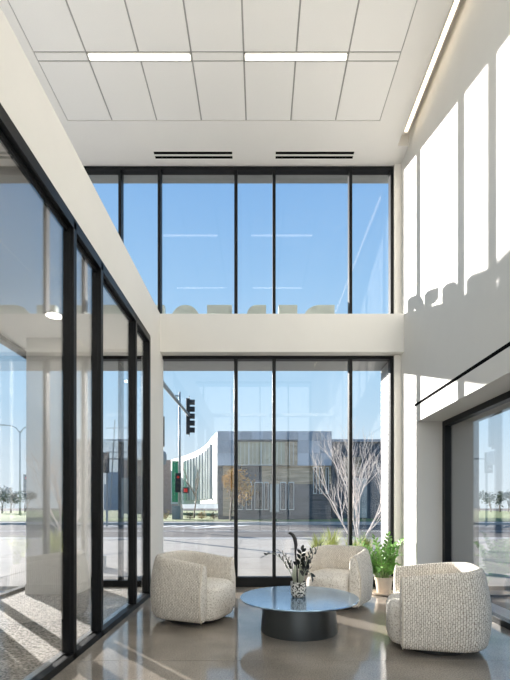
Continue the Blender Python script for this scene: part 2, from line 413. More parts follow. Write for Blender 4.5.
wv = thing('window_4', 'full-height black-framed glass partition between lobby and vestibule', None, kind='structure')
PY = [-.6, .02, .62, 1.82, 2.43, 3.63, 4.25, 5.43, 6.10]
x0, x1 = XP-.103, XP
for p, q in zip(PY, PY[1:]):
    MB().box(x0+.045, x0+.057, p+.03, q-.03, .075, ZH-.07).build('pane', 'glass_coated', wv)
for s in PY:
    MB().box(x0, x1, s-.03, s+.03, .0, ZH).build('mullion', 'black', wv, bevel=.004)
    MB().box(x0+.015, x1-.03, s-.036, s+.036, .0, ZH).build('mullion_fin', 'black', wv, bevel=.004)
MB().box(x0, x1, PY[0], PY[-1], ZH-.075, ZH+.02).build('head_rail', 'black', wv, bevel=.004)
MB().box(x0+.02, x1-.045, PY[0], PY[-1], ZH-.105, ZH-.07).build('head_track', 'black', wv)
MB().box(x0, x1, PY[0], PY[-1], 0, .06).build('sill_rail', 'black', wv, bevel=.004)
MB().box(x0-.02, x0+.03, PY[0], PY[-1], .0, .066).build('threshold', 'steel', wv)
# vestibule shell
vp = MB().box(XP-.15, XP, -.65, YS+.05, ZH+.02, ZS).box(XP-.13, XP, 6.13, YG, 0, ZH+.02)
struct(vp.build('wall_vestibule', 'white'), 'white band and end post of the vestibule partition')
struct(MB().box(XV-.1, XP-.15, -.65, YS, ZH+.04, ZS-.02).build('ceiling_vestibule', 'gypsum'), 'flat white ceiling of the entrance vestibule')
struct(MB().box(XV, XP, -.8, -.65, 0, ZS).build('wall_vestibule_end', 'white'), 'white end wall of the vestibule behind the camera')
struct(MB().box(-3.36, -2.63, 6.25, YG-.07, 0, ZH+.05).build('wall_pier', 'trim_white', bevel=.004), 'square white pier inside the vestibule')
struct(MB().box(-3.37, -2.62, 6.235, YG-.08, 0, .16).build('baseboard_pier', 'trim_white', bevel=.003), 'white skirting around the vestibule pier')
glazed('window_5', 'outer side glazing of the entrance vestibule', 'y', XV, [5.2, 5.41, 5.9, 6.93], 0, ZH, mw=.1, dep=.1, head=.07, sill=.05)
glazed('window_6', 'large side window in the right-hand opening with black frame', 'y', 2.62, [1.04, 2.2, 3.4, 6.09], 0, 2.47, mw=.09, dep=.1, head=.075, sill=.07, gm='glass_coated')
glazed('added_window_7', 'unseen clerestory glazing above the vestibule roof, added to let sun in', 'y', XV-.06, [YB+.1, -3, -1, 1, 3, 5, 6.9], ZS-.03, ZC-.05, mw=.06, dep=.1, head=.05, sill=.05)  # out of view, added so sun bounces off the right wall into the room
glazed('added_window_8', 'tall glazed rear wall added behind the camera to let fill light in', 'x', YB-.1, [-3.6, -2.4, -1.2, 0, 1.2, 2.15], 0, ZC-.1)  # unseen opening, added to brighten the lobby from behind
# vestibule mat and downlights
e = MB().box(XV+.1, XP-.17, -.55, 6.72, 0, .014).build('entrance_mat', 'mat_carpet'); tag(e, 'speckled grey entrance carpet in the glass vestibule', 'carpet')
for x, y, s in ((-2.6, 5.5, 'nearest the white pier'), (-2.45, 3.4, 'middle of three'), (-2.45, 1.8, 'farthest from the pier')):
    t = thing('downlight', 'round recessed downlight in vestibule ceiling, '+s, 'ceiling light', (x, y, ZH+.03), 0, 'vestibule downlights')
    MB().lathe([(.0, 0), (.11, 0), (.12, .01), (.0, .012)], 28).build('rim', 'trim_white', t)
    MB().lathe([(.0, -.004), (.09, -.004), (.09, .0), (.0, .0)], 28).build('lens', 'downlight', t)
    ld = bpy.data.lights.new('lamp', 'AREA'); ld.shape = 'DISK'; ld.size = .17; ld.energy = 4; ld.color = (1, .94, .85)
    lo = bpy.data.objects.new('lamp', ld); C.objects.link(lo); lo.parent = t; lo.location = (0, 0, -.008)

# ------------------------------------------------------------------ armchairs
def make_chair(label, loc, rz):
    t = thing('armchair', label, 'armchair', loc, rz, 'cream boucle barrel armchairs')
    # centreline of the wrap-around shell, front is +x
    path = []; ya, xb, r, xf = .345, -.355, .24, .285
    for i in range(9): path.append((xf-(xf-(xb+r))*i/8, ya))
    for i in range(1, 11):
        a = math.pi/2+math.pi/2*i/10; path.append((xb+r+r*math.cos(a), ya-r+r*math.sin(a)))
    path.append((xb, 0.0))
    path = path + [(x, -y) for x, y in reversed(path[:-1])]
    n = len(path); cum = [0]
    for i in range(1, n): cum.append(cum[-1]+math.dist(path[i], path[i-1]))
    L = cum[-1]; V = []; Fc = []
    def ring(i, k=1.0):
        p = Vector((*path[i], 0)); q0 = Vector((*path[max(i-1, 0)], 0)); q1 = Vector((*path[min(i+1, n-1)], 0))
        tg = (q1-q0).normalized(); out = Vector((tg.y, -tg.x, 0))
        if out.dot(p-Vector((0, 0, 0))) < 0: out = -out
        u = abs(2*cum[i]/L-1)                       # 1 at arm fronts, 0 at the middle of the back
        top = .745-.075*min(1, max(0, (u-.25)/.75))**1.2
        pr = [(-.055, .07), (-.062, .30), (-.060, top-.13), (-.056, top-.05), (-.040, top-.012), (-.012, top), (.018, top-.012), (.038, top-.05),
              (.064, top-.18), (.084, .42), (.086, .30), (.072, .14), (.052, .062), (.0, .05)]
        return [tuple(p + out*(c*k) + Vector((0, 0, z if k == 1 else .37+(z-.37)*(1-(1-k)*.35)))) for c, z in pr]
    for i in range(n):
        V.append(ring(i))
    # soft rounded arm fronts
    def push(rg, dx): return [(x+dx, y, z) for x, y, z in rg]
    V = [push(ring(0, .62), .035), push(ring(0, .9), .024)] + V + [push(ring(n-1, .9), .024), push(ring(n-1, .62), .035)]
    m = len(V[0]); verts = [v for rg in V for v in rg]
    for i in range(len(V)-1):
        for k in range(m): Fc.append((i*m+k, i*m+(k+1) % m, (i+1)*m+(k+1) % m, (i+1)*m+k))
    Fc.append(tuple(range(m))); Fc.append(tuple((len(V)-1)*m+k for k in reversed(range(m))))
    b = MB(); b.v = verts; b.f = Fc
    sh = auto_smooth(b.build('shell', 'boucle', t), 80)
    uv = sh.data.uv_layers.new(name='weave'); us = [-.03, -.02] + cum + [L+.02, L+.03]
    for lp in sh.data.loops:
        vi = lp.vertex_index; uv.data[lp.index].uv = (us[vi//m], sh.data.vertices[vi].co.z)
    sh.data.materials.append(M['boucle_plain'])
    np_ = len(sh.data.polygons)
    for p in sh.data.polygons:
        if p.index < m or p.index >= np_-2-m: p.material_index = 1
    s = sh.modifiers.new('sub', 'SUBSURF'); s.levels = 1; s.render_levels = 2
    for idx, rg in enumerate((ring(0), ring(n-1))):
        pts = [(x+.016, y, z) for x, y, z in rg[3:13]]
        # piping follows the outer edge of the arm front
        MB().tube(pts, .006, 6).build('piping', 'piping', sh, smooth=True)
    # seat cushion: stacked outlines with bulging front
    def outline(k, fx):
        o = []
        for a in range(40):
            an = 2*math.pi*a/40; c, s_ = math.cos(an), math.sin(an)
            ex = 2/4.0
            x = math.copysign(abs(c)**ex, c); y = math.copysign(abs(s_)**ex, s_)
            x = .02+(x*.30 if x < 0 else x*fx); o.append((x*1.0 if k == 1 else .02+(x-.02)*k, y*.292*k))
        return o
    prof = [(.88, .045, .365), (.97, .06, .375), (1, .10, .385), (1, .24, .39), (1, .36, .385), (.985, .395, .375), (.94, .42, .36), (.80, .433, .34), (.45, .437, .32), (.08, .438, .3)]
    b = MB()
    for k, z, fx in prof:
        b.v += [(x, y, z) for x, y in outline(k, fx)]
    for i in range(len(prof)-1):
        for k in range(40): b.f.append((i*40+k, i*40+(k+1) % 40, (i+1)*40+(k+1) % 40, (i+1)*40+k))
    b.f.append(tuple(reversed(range(40)))); b.f.append(tuple((len(prof)-1)*40+k for k in range(40)))
    auto_smooth(b.build('seat_cushion', 'boucle_plain', t), 80)
    MB().lathe([(.0, 0), (.29, 0), (.30, .01), (.30, .06), (.0, .065)], 40).build('swivel_base', 'plinth', t, smooth=False)
    t.scale = (1.03, 1.03, 1.0)
    return t
make_chair('cream boucle barrel armchair beside the glass vestibule partition', (-.75, 4.98, 0), math.radians(-21))
make_chair('cream boucle barrel armchair between coffee table and street window', (.985, 5.66, 0), math.radians(-122))
make_chair('cream boucle barrel armchair seen from its side, nearest the right wall', (1.605, 4.02, 0), math.radians(167))

# ------------------------------------------------------------------ coffee table, vase plant
TX, TY, TZ = .403, 4.50, .343
t = thing('coffee_table', 'low round coffee table with blue-grey top on a flared gunmetal drum', 'coffee table', (TX, TY, 0))
auto_smooth(MB().lathe([(0, TZ-.02), (.595, TZ-.02), (.606, TZ-.014), (.61, TZ-.006), (.606, TZ), (0, TZ)], 96).build('table_top', 'table_top', t), 30)
auto_smooth(MB().lathe([(0, 0), (.393, 0), (.395, .006), (.372, TZ-.03), (.36, TZ-.02), (0, TZ-.02)], 96).build('pedestal', 'table_base', t), 40)
t = thing('vase_plant', 'dark-leaved plant in a white vase with black pattern on coffee table', 'potted plant', (TX-.005, TY-.01, TZ))
auto_smooth(MB().lathe([(0, .001), (.06, .001), (.074, .012), (.081, .05), (.082, .155), (.076, .158), (.072, .15), (.07, .125), (0, .125)], 40).build('vase', 'vase', t), 50)
MB().lathe([(0, .12), (.069, .125), (.06, .135), (0, .14)], 24).build('soil', 'soil', t)
rnd = random.Random(3)
def arc(p0, p1, sag, n=8):
    p0, p1 = Vector(p0), Vector(p1); o = []
    for i in range(n+1):
        u = i/n; p = p0.lerp(p1, u); p.z += sag*4*u*(1-u); o.append(p)
    return o
def frond(t, pts, r, stem_m, leaf_m, l0, lw, start=.35, step=.03, name='stem', flat=None):
    n = len(pts)
    st = MB().tube(pts, [r*(1-.75*i/(n-1)) for i in range(n)], 6).build(name, stem_m, t, smooth=True)
    lb = MB(); seg = [(pts[i+1]-pts[i]).length for i in range(n-1)]; tot = sum(seg); s = tot*start; side = 1
    while s < tot:
        acc = 0
        for i, g in enumerate(seg):
            if acc+g >= s: break
            acc += g
        p = pts[i].lerp(pts[i+1], (s-acc)/g); d = (pts[i+1]-pts[i]).normalized()
        sv = d.cross(Vector((0, 0, 1))); sv = sv.normalized() if sv.length > .05 else Vector((math.cos(s*40), math.sin(s*40), 0))
        ld = (sv*side*.8 + d*.65 + Vector((0, 0, rnd.uniform(-.1, .35)))).normalized()
        sc_ = (1-.45*(s/tot-start)/(1-start))*rnd.uniform(.85, 1.1)
        lb.leaf(p, ld, d.cross(sv)+Vector((0, 0, .4)), l0*sc_, lw*sc_, rnd.uniform(.05, .3))
        side = -side; s += step*rnd.uniform(.7, 1.2)
    lb.leaf(pts[-1], pts[-1]-pts[-2], (0, 0, 1), l0*.7, lw*.7)
    lf = lb.build('foliage', leaf_m, st, smooth=True); lf['kind'] = 'stuff'
    return st
k = 4.48/F
def vp_(x, y, dy=0): return Vector(((x-260)*k-(TX-.005), dy, HC+(506-y)*k-TZ))
for (bx_, tx, ty, dy, sag) in ((-.03, 266, 555, -.05, .12), (.03, 320, 546, .02, .05), (.02, 311, 549, -.08, .04), (-.01, 281, 553, .08, .06), (.03, 310, 574, -.1, .10), (.0, 303, 552, .1, .03), (.04, 308, 563, .05, .05)):
    frond(t, arc((bx_, dy*.3, .13), vp_(tx, ty, dy), sag), .006, 'stem_pale', 'leaf_dark', .10, .055, .38, .028)
# bare dark curling spike with a whorl
spk = [Vector((-.01, 0, .13)), Vector((-.015, .0, .24)), vp_(295.5, 552), vp_(296, 545), vp_(295, 539), vp_(293, 535), vp_(290, 533), vp_(288.5, 533.5)]
MB().tube(spk, [.007, .008, .010, .018, .020, .018, .015, .007], 9).build('flower_spike', 'stem_dark', t, smooth=True)
wb = MB()
for i in range(9):
    a = i*2*math.pi/9; wb.leaf(vp_(295.5, 549.5), (math.cos(a), math.sin(a), .35), (0, 0, 1), .055, .022, .3)
w_ = wb.build('leaf_whorl', 'leaf_dark', t, smooth=True)
for i, x in enumerate((-.045, -.03, -.015, .015, .035)):
    MB().tube([(x, .01*(-1)**i, .13), (x*1.2, .015*(-1)**i, .24), (x*.8, .0, .33)], [.011, .012, .005], 7).build('stalk', 'stem_pale', t, smooth=True)

# ------------------------------------------------------------------ floor plant
t = thing('potted_plant', 'leafy green houseplant in a pale terracotta pot by the window corner', 'potted plant', (1.80, 6.33, 0))
auto_smooth(MB().lathe([(0, 0), (.155, 0), (.185, .012), (.19, .035), (.18, .035), (.15, .018), (0, .016)], 40).build('saucer', 'terracotta', t), 40)
auto_smooth(MB().lathe([(0, .018), (.092, .018), (.098, .03), (.122, .2), (.134, .205), (.136, .25), (.126, .252), (.122, .22), (0, .22)], 40).build('pot', 'terracotta', t), 40)
MB().lathe([(0, .21), (.121, .218), (.08, .235), (0, .24)], 24).build('soil', 'soil', t)
k = 6.33/F
rnd = random.Random(11)
tips = [(350, 560), (356, 548), (360, 540), (368, 546), (372, 537), (379, 545), (385, 540), (391, 536), (398, 545), (406, 543), (411, 541), (404, 556), (396, 562), (364, 572), (358, 570), (376, 566), (388, 570), (351, 575), (382, 552), (366, 556), (374, 552), (394, 552), (370, 564), (384, 562), (400, 566), (360, 562), (378, 574), (354, 566), (402, 574), (366, 579), (394, 578)]
for i, (x, y) in enumerate(tips):
    dy = rnd.uniform(-.25, .22)
    tip = Vector(((x-260)*k-1.80, dy, HC+(506-y)*k)); tip.x = min(tip.x, .30)
    if x < 367: dy = rnd.uniform(.12, .3)
    tip.y = dy; a = rnd.uniform(0, 6.28)
    frond(t, arc((.06*math.cos(a), .06*math.sin(a), .22), tip, .10), .010, 'stem', 'leaf', .12, .055, .2, .032)

# ------------------------------------------------------------------ outdoors: ground
struct(MB().box(-150, 150, 7.02, 260, -.6, -.16).build('ground', 'asphalt'), 'grey asphalt road surface beyond the lobby')
struct(MB().box(3.09, 150, -60, 7.02, -.6, -.16).box(-150, -3.75, -60, 7.02, -.6, -.16).build('ground_side', 'asphalt'), 'grey asphalt beside the building')
sw = struct(MB().box(-3.74, 60, 7.02, 17.2, -.16, -.09).box(-60, -3.74, 3, 17.2, -.16, -.09).build('pavement_bed', 'kerb'), 'pale concrete pavement in front of the lobby')
slab = MB().box(-.995, .995, -.995, .995, -.05, .04).mesh('paving_slab'); slab.materials.append(M['paving'])
for i in range(-9, 9):
    for j in range(5):
        o = bpy.data.objects.new('paving_slab', slab); C.objects.link(o); o.parent = sw
        o.location = (i*2+.3, 8.05+j*2, -.06+random.uniform(-.004, .004))
kb = struct(MB().box(-60, 60, 17.2, 17.45, -.16, -.02).build('kerb', 'kerb'), 'near kerb along the road')
struct(MB().box(-60, 60, 33.5, 33.8, -.16, .0).build('kerb', 'kerb'), 'far kerb across the road')
struct(MB().box(-60, 60, 33.8, 36.2, -.16, -.01).build('pavement', 'paving'), 'pale far pavement across the road')
struct(MB().box(-60, 60, 36.2, 120, -.2, .02).build('lawn', 'grass'), 'grass strip in front of the building across the road')
cw = thing('crosswalk', 'white painted crossing lines on the road', None, kind='structure')
for i in range(9):
    x = -13+i*1.15; y = 30.8
    MB().quad((x, y-1.3, -.155), (x+.5, y-1.3, -.155), (x+1.3, y+1.3, -.155), (x+.8, y+1.3, -.155)).build('crossing_stripe', 'paint', cw)
MB().box(-60, 60, 24.9, 25.05, -.16, -.155).build('lane_line', 'paint', cw)
MB().box(-60, 60, 19.6, 19.75, -.16, -.155).build('lane_line', 'paint', cw)
MB().quad((-4.6, 28.0, -.154), (-3.9, 28.0, -.154), (-.6, 32.6, -.154), (-1.3, 32.6, -.154)).build('stop_line', 'paint', cw)

# own building outside: canopy, roof edge, white brick wing wall, sign letters
struct(MB().box(XV-.1, 3.09, 7.0, 7.75, ZH+.03, 4.1).build('canopy', 'canopy'), 'grey metal canopy over the street front')
struct(MB().box(XV-.3, 3.09, 7.0, 7.23, ZC-.02, ZC+.3).build('roof_edge', 'canopy'), 'grey metal roof edge above the upper window')
ww = struct(MB().box(2.13, 2.6, 7.03, 7.62, -.1, ZH+.03).build('wall_wing', 'mortar'), 'white brick wing wall outside the right-hand pane')
bm_ = MB().box(-.008, .008, -.1425, .1425, .004, .094).mesh('brick'); bm_.materials.append(M['brick_white'])
for r in range(37):
    for c in range(2):
        o = bpy.data.objects.new('brick', bm_); C.objects.link(o); o.parent = ww
        o.location = (2.126, 7.18+c*.293, -.04+r*.1); 
LET = [('D', 302, 334, 'first'), ('E', 278, 297, 'second'), ('R', 240, 266, 'third'), ('E', 207, 232, 'fourth'), ('O', 171, 201, 'fifth'), ('E', 145, 165, 'sixth')]
for ch, a, b_, o_ in LET:
    cu = bpy.data.curves.new('sign_letter', 'FONT'); cu.body = ch; cu.extrude = .06; cu.offset = .05
    tmp = bpy.data.objects.new('tmp', cu); C.objects.link(tmp)
    me = bpy.data.meshes.new_from_object(tmp.evaluated_get(bpy.context.evaluated_depsgraph_get())); bpy.data.objects.remove(tmp)
    xs = [v.co.x for v in me.vertices]; ys = [v.co.y for v in me.vertices]; zs = [v.co.z for v in me.vertices]
    X0, X1 = (a-260)*7.5/F, (b_-260)*7.5/F
    for v in me.vertices:
        u = (v.co.x-min(xs))/(max(xs)-min(xs)); h = (v.co.y-min(ys))/(max(ys)-min(ys)); e = (v.co.z-min(zs))/(max(zs)-min(zs))
        v.co = Vector(((X0-X1)*(u-.5), (e-.5)*.12, h*.62))
    me.materials.append(M['letter'])
    o = bpy.data.objects.new('sign_letter', me); C.objects.link(o); o.location = ((X0+X1)/2, 7.5, 4.1)
    tag(o, 'pale sign letter on the canopy beyond the upper window, %s from the right' % o_, 'letter', 'sign letters on the canopy')

# ------------------------------------------------------------------ outdoors: building across the road
B = thing('office_building', 'modern office building with grey brick, blue metal panels and curved white wing', 'building', (0, 0, 0))
D0 = 41.0; ux = D0/F
def bx_px(mb, xa, xb, ya, yb, d0, d1):
    return mb.box((xa-260)*ux, (xb-260)*ux, d0, d1, HC+(506-yb)*ux, HC+(506-ya)*ux)
bx_px(MB(), 218, 331, 466, 522, D0, D0+12).build('brick_wall', 'dark_brick', B)
bx_px(MB(), 262, 331, 466, 484, D0-.08, D0).build('tan_brick_band', 'tan_brick', B)
bx_px(MB(), 218, 331, 433, 466, D0-.4, D0+12).build('upper_wall', 'metal_panel_b', B)
for i in range(10):                                       # parapet panel row
    xa = 218+i*11.3
    bx_px(MB(), xa+.15, xa+11.15, 432, 441, D0-.5, D0-.4).build('metal_panel', 'metal_panel' if i % 2 else 'metal_panel_b', B)
for i in range(3): 
    for j in range(2):
        bx_px(MB(), 297.2+i*11.3, 308.2+i*11.3, 441.2+j*12.5, 453.5+j*12.5, D0-.5, D0-.4).build('metal_panel', 'metal_panel' if (i+j) % 2 else 'metal_panel_b', B)
for j in range(2): bx_px(MB(), 218, 236.5, 441.2+j*12.5, 453.5+j*12.5, D0-.5, D0-.4).build('metal_panel', 'metal_panel' if j else 'metal_panel_b', B)
for i in range(5):                                        # long upper window
    xa = 237+i*12
    wn = bx_px(MB(), xa, xa+12, 441.2, 465.8, D0-.46, D0-.4).build('window', 'far_frame' if i < 3 else 'tan_brick', B)
    bx_px(MB(), xa+.5, xa+11.5, 442.5, 465, D0-.47, D0-.44).build('pane', 'curtain' if i != 4 else 'tan_brick', wn)
    for q in (1, 2): bx_px(MB(), xa+q*4-.2, xa+q*4+.2, 442.5, 465, D0-.49, D0-.45).build('glazing_bar', 'far_frame', wn)
bx_px(MB(), 237, 297, 440.5, 442.5, D0-.6, D0-.4).build('window_head', 'window_dark', B)
for xa, xb in ((237, 243), (246, 252), (254.5, 263), (264, 268.5), (280, 286), (288.3, 294), (313, 316.5), (319, 322), (325.5, 328.5)):
    yb = 510 if xa < 300 else 494
    wn = bx_px(MB(), xa, xb, 482 if xa < 300 else 467, yb, D0-.16, D0).build('window', 'far_frame', B)
    bx_px(MB(), xa+.7, xb-.7, 483 if xa < 300 else 468, yb-1, D0-.2, D0-.1).build('pane', 'window_dark', wn)
bx_px(MB(), 270, 279, 484, 512, D0-.14, D0).build('grey_panel', 'window_grey', B)  # plain grey panel between the lower windows
bx_px(MB(), 223, 234, 466, 516, D0-.1, D0).build('tan_panel', 'tan_brick', B)
# curved white wing
CV = [(217, 432), (212, 437), (207, 444), (201, 448.6), (195, 452), (189, 454.4), (183.5, 456.5), (177, 458.3), (171, 459.8)]
cp = []
for x, y in CV:
    d = F*6.98/(506-y); cp.append(Vector(((x-260)*d/F, d, 0)))
cvb = MB(); off = Vector((.6, 1.0, 0))
poly = [(p.x, p.y) for p in cp] + [(p.x+1.5, p.y+1.2) for p in reversed(cp)]
cvb.prism(poly, 1.55, 8.26); cvb.build('curved_wall', 'white_panel', B)
cp2 = [p+Vector((-.12, -.1, 0)) for p in cp]
for i in range(1, 6):
    a, b_ = cp2[i], cp2[i+1]
    for q in range(2):
        u0, u1 = a.lerp(b_, q*.5+.04), a.lerp(b_, q*.5+.46)
        dn = Vector((.3, .25, 0))
        MB().prism([(u0.x, u0.y), (u1.x, u1.y), (u1.x+.3, u1.y+.3), (u0.x+.3, u0.y+.3)], 2.05, 7.5).build('strip_window', 'window_grey', B)
        MB().prism([(u0.x-.1, u0.y-.1), (u0.x+.0, u0.y+.25), (u0.x+.3, u0.y+.3), (u0.x+.25, u0.y-.05)], 2.0, 7.55).build('fin', 'white_panel', B)
bx = lambda xa, xb, ya, yb, d, th=.4: MB().box((xa-260)*d/F, (xb-260)*d/F, d, d+th, HC+(506-yb)*d/F, HC+(506-ya)*d/F)
bx(172, 180.5, 461, 502, 58, .5).build('green_panel', 'green', B)
g = bx(120, 171.5, 460, 514, 72, 10); tag(g.build('brick_building', 'pink'), 'plain pinkish brick building left of the green panel', 'building')
# dark sided building at right
S = thing('sided_building', 'dark grey building with ribbed siding behind the pale bare trees', 'building')
MB().box(332*ux-260*ux, 16, D0+3, D0+14, -.1, 7.75).build('wall', 'siding', S)
for i in range(24): MB().box(6.9+i*.38, 7.05+i*.38, D0+2.9, D0+3.0, .2, 7.7).build('siding_rib', 'siding', S)
MB().box(6.7, 16.2, D0+2.7, D0+14, 7.75, 8.0).build('parapet', 'metal_panel_b', S)
MB().box(8.4, 10.2, D0+2.85, D0+3, 4.3, 6.2).build('window', 'tan_brick', S)
MB().box(9.4, 10.8, D0+2.85, D0+3, .1, 4.1).build('door', 'window_grey', S)

# hazy buildings, pylon seen through the vestibule
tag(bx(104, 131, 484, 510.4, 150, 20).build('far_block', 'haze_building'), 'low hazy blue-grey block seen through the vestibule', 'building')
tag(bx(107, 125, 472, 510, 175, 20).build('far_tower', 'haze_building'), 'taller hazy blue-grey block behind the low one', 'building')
P = thing('power_pylon', 'faint lattice power pylon seen through the vestibule glazing', 'pylon', (0, 0, 0))
d = 140
for x in (113, 121):
    MB().tube([px(x+(-3 if x < 117 else 3), 510.5, d), px(x+2*(1 if x < 117 else -1), 420, d)], .22, 5).build('leg', 'pole', P)
for y in (428, 440, 452):
    MB().tube([px(106, y, d), px(128, y, d)], .16, 5).build('cross_arm', 'pole', P)
zz = [px(112 if i % 2 else 122, 500-i*8, d) for i in range(10)]
MB().tube(zz, .1, 4).build('lattice', 'pole', P)

# ------------------------------------------------------------------ traffic furniture
def signal_head(parent, c, ang, n=3, s=.34, lit=None):
    """vertical signal with n lamps, c = centre, ang = direction it faces (about Z)"""
    R = Matrix.Rotation(ang, 4, 'Z'); c = Vector(c)
    def put(mb): mb.v = [tuple(R @ Vector(v) + c) for v in mb.v]; return mb
    h = n*s/2
    hd = put(MB().box(-.16, .02, -.17, .17, -h, h)).build('signal_head', 'signal', parent)
    put(MB().box(-.02, .0, -.27, .27, -h-.1, h+.1)).build('back_plate', 'signal', hd)
    for i in range(n):
        z = h-s*(i+.5)
        mb = MB(); o = []
        m2 = MB()
        for a in range(9):
            an = math.radians(-30+240*a/8)
            m2.v += [(.02, .14*math.cos(an), z+.14*math.sin(an)), (.26, .14*math.cos(an), z+.14*math.sin(an)), (.26, .155*math.cos(an), z+.155*math.sin(an)), (.02, .155*math.cos(an), z+.155*math.sin(an))]
        for a in range(8):
            for q in range(4): m2.f.append((a*4+q, a*4+(q+1) % 4, a*4+4+(q+1) % 4, a*4+4+q))
        put(m2).build('visor', 'signal', hd)
        l = MB().tube([(.02, 0, z), (.035, 0, z)], .12, 12); put(l).build('lens', 'red_lens' if lit == i else 'lens', hd)
    return hd
T = thing('traffic_mast', 'traffic signal mast with long horizontal arm over the street', 'traffic light', (-3.46, 9.2, -.02))
MB().tube([(0, 0, 0), (0, 0, .25)], .2, 12).build('base', 'pole', T)
MB().tube([(0, 0, .2), (0, 0, 5.75)], [.13, .1], 10).build('pole', 'pole', T, smooth=True)
MB().tube([(0, 0, 5.62), (.0, 6, 5.66), (0.02, 12.3, 5.68)], [.10, .085, .06], 10).build('arm', 'pole', T, smooth=True)
signal_head(T, (.02, 12.0, 5.66), math.radians(10), 5, .34)
T = thing('signal_pole', 'slim signal pole with dark signal head at the lobby window edge', 'traffic light', (-4.06, 17.0, -.02))
MB().tube([(0, 0, 0), (0, 0, 5.0)], [.09, .07], 10).build('pole', 'pole', T, smooth=True)
signal_head(T, (.16, 0, 4.2), math.radians(195), 3, .38)
MB().lathe([(0, 2.9), (.16, 2.92), (.19, 3.1), (.19, 3.3), (.14, 3.42), (0, 3.45)], 14, (.22, 0)).build('lamp_housing', 'cabinet', T, smooth=True)
T = thing('crossing_pole', 'tall grey pole with pedestrian signals and red lamps across the road', 'traffic light', (-7.75, 42, .0))
MB().tube([(0, 0, 0), (0, 0, 1.1)], .3, 12).build('base', 'pole', T)
MB().tube([(0, 0, 1.0), (0, 0, 12.3)], [.17, .09], 10).build('pole', 'pole', T, smooth=True)
MB().tube([(0, 0, 11.9), (-.7, 0, 11.95)], .07, 6).build('lamp_arm', 'pole', T)
signal_head(T, (-.1, -.3, 3.5), math.radians(-80), 3, .55, 0)
hd = MB().box(.35, .95, -.5, -.2, 2.5, 3.05).build('pedestrian_signal', 'signal', T)
MB().box(.48, .82, -.53, -.49, 2.6, 2.95).build('lens', 'red_lens', hd)
MB().tube([(0, -.2, 2.75), (.4, -.3, 2.75)], .05, 6).build('bracket', 'pole', T)
T = thing('utility_cabinet', 'grey roadside utility cabinet at the foot of the signal pole', 'cabinet', (-7.9, 41.2, .0))
MB().box(-.38, .38, -.3, .3, 0, 1.25).build('body', 'cabinet', T, bevel=.02)
MB().box(-.33, .33, -.32, -.3, .08, 1.15).build('door', 'cabinet', T)
MB().box(-.42, .42, -.34, .34, 1.25, 1.32).build('lid', 'pole', T)
T = thing('street_lamp', 'tall double-armed street lamp seen through the vestibule side glazing', 'street lamp', (-33.1, 60, 0.02))
MB().tube([(0, 0, 0), (0, 0, 11.6)], [.16, .09], 8).build('pole', 'pole', T, smooth=True)
for s in (-1, 1):
    MB().tube([(0, 0, 11.3), (s*.5, 0, 12.0), (s*1.3, 0, 12.35), (s*2.3, 0, 12.4)], [.09, .08, .07, .06], 6).build('arm', 'pole', T, smooth=True)
    MB().box(min(s*1.9, s*2.7), max(s*1.9, s*2.7), -.15, .15, 12.36, 12.5).build('lamp_head', 'pole', T)
T = thing('side_signal', 'small roadside signal with red lamp left of the vestibule pier', 'traffic light', (-21.9, 41, 0))
MB().tube([(0, 0, 0), (0, 0, 3.9)], .09, 8).build('pole', 'pole', T)
signal_head(T, (0, -.2, 3.4), math.radians(-75), 3, .5, 0)
T = thing('wire_signal', 'small grey signal on a thin arm seen through the vestibule', 'traffic light', (-10.9, 31, -.16))
MB().tube([(0, 0, 0), (0, 0, 5.2)], .08, 8).build('pole', 'pole', T)
MB().tube([(0, 0, 4.8), (2.2, 0, 4.8)], .05, 6).build('arm', 'pole', T)
signal_head(T, (-.05, -.2, 4.5), math.radians(-80), 3, .42)

# ------------------------------------------------------------------ trees and shrubs
def branches(mb, rnd, p, d, L, r, depth, spread, up, tips, nk=3):
    pts = [p]; q = p; dd = d
    for i in range(3):
        dd = (dd + Vector((rnd.uniform(-1, 1), rnd.uniform(-1, 1), rnd.uniform(-.3, .6)))*.13).normalized()
        q = q + dd*L/3; pts.append(q)
    mb.tube(pts, [r, r*.88, r*.75, r*.6], 5, cap=False)
    if depth == 0: tips.append(q); return
    for k in range(nk):
        a = rnd.uniform(0, 6.28); o = dd.orthogonal().normalized(); o = Matrix.Rotation(a, 3, dd) @ o
        nd = (dd + o*spread*rnd.uniform(.6, 1.2) + Vector((0, 0, up))).normalized()
        st = pts[rnd.choice((1, 2, 3))] if k else q
        branches(mb, rnd, st, nd, L*rnd.uniform(.6, .8), r*.55, depth-1, spread, up, tips, nk)
def bare_tree(name, label, loc, h, r, m, seed, depth=4, spread=.6, up=.2, lean=(0, 0), stems=1, group=None, leaves=None, frac=.3):
    rnd = random.Random(seed); t = thing(name, label, 'tree', loc, 0, group); tips = []
    for s in range(stems):
        mb = MB(); a = s*2.4+seed
        d = Vector((lean[0]+(math.cos(a)*.35 if stems > 1 else 0), lean[1]+(math.sin(a)*.25 if stems > 1 else 0), 1)).normalized()
        branches(mb, rnd, Vector((math.cos(a)*.06*(stems > 1), math.sin(a)*.06*(stems > 1), 0)), d, h*frac, r, depth, spread, up, tips)
        mb.build('trunk', m, t, smooth=True)
    if leaves:
        mn, cnt, size, rad = leaves; lb = MB()
        for i in range(cnt):
            p = rnd.choice(tips) + Vector((rnd.gauss(0, rad), rnd.gauss(0, rad), rnd.gauss(0, rad)))
            lb.leaf(p, (rnd.uniform(-1, 1), rnd.uniform(-1, 1), rnd.uniform(-.6, .6)), (rnd.uniform(-1, 1), .3, 1), size*rnd.uniform(.7, 1.3), size*.7)
        lf = lb.build('foliage', mn, t); lf['kind'] = 'stuff'
    return t
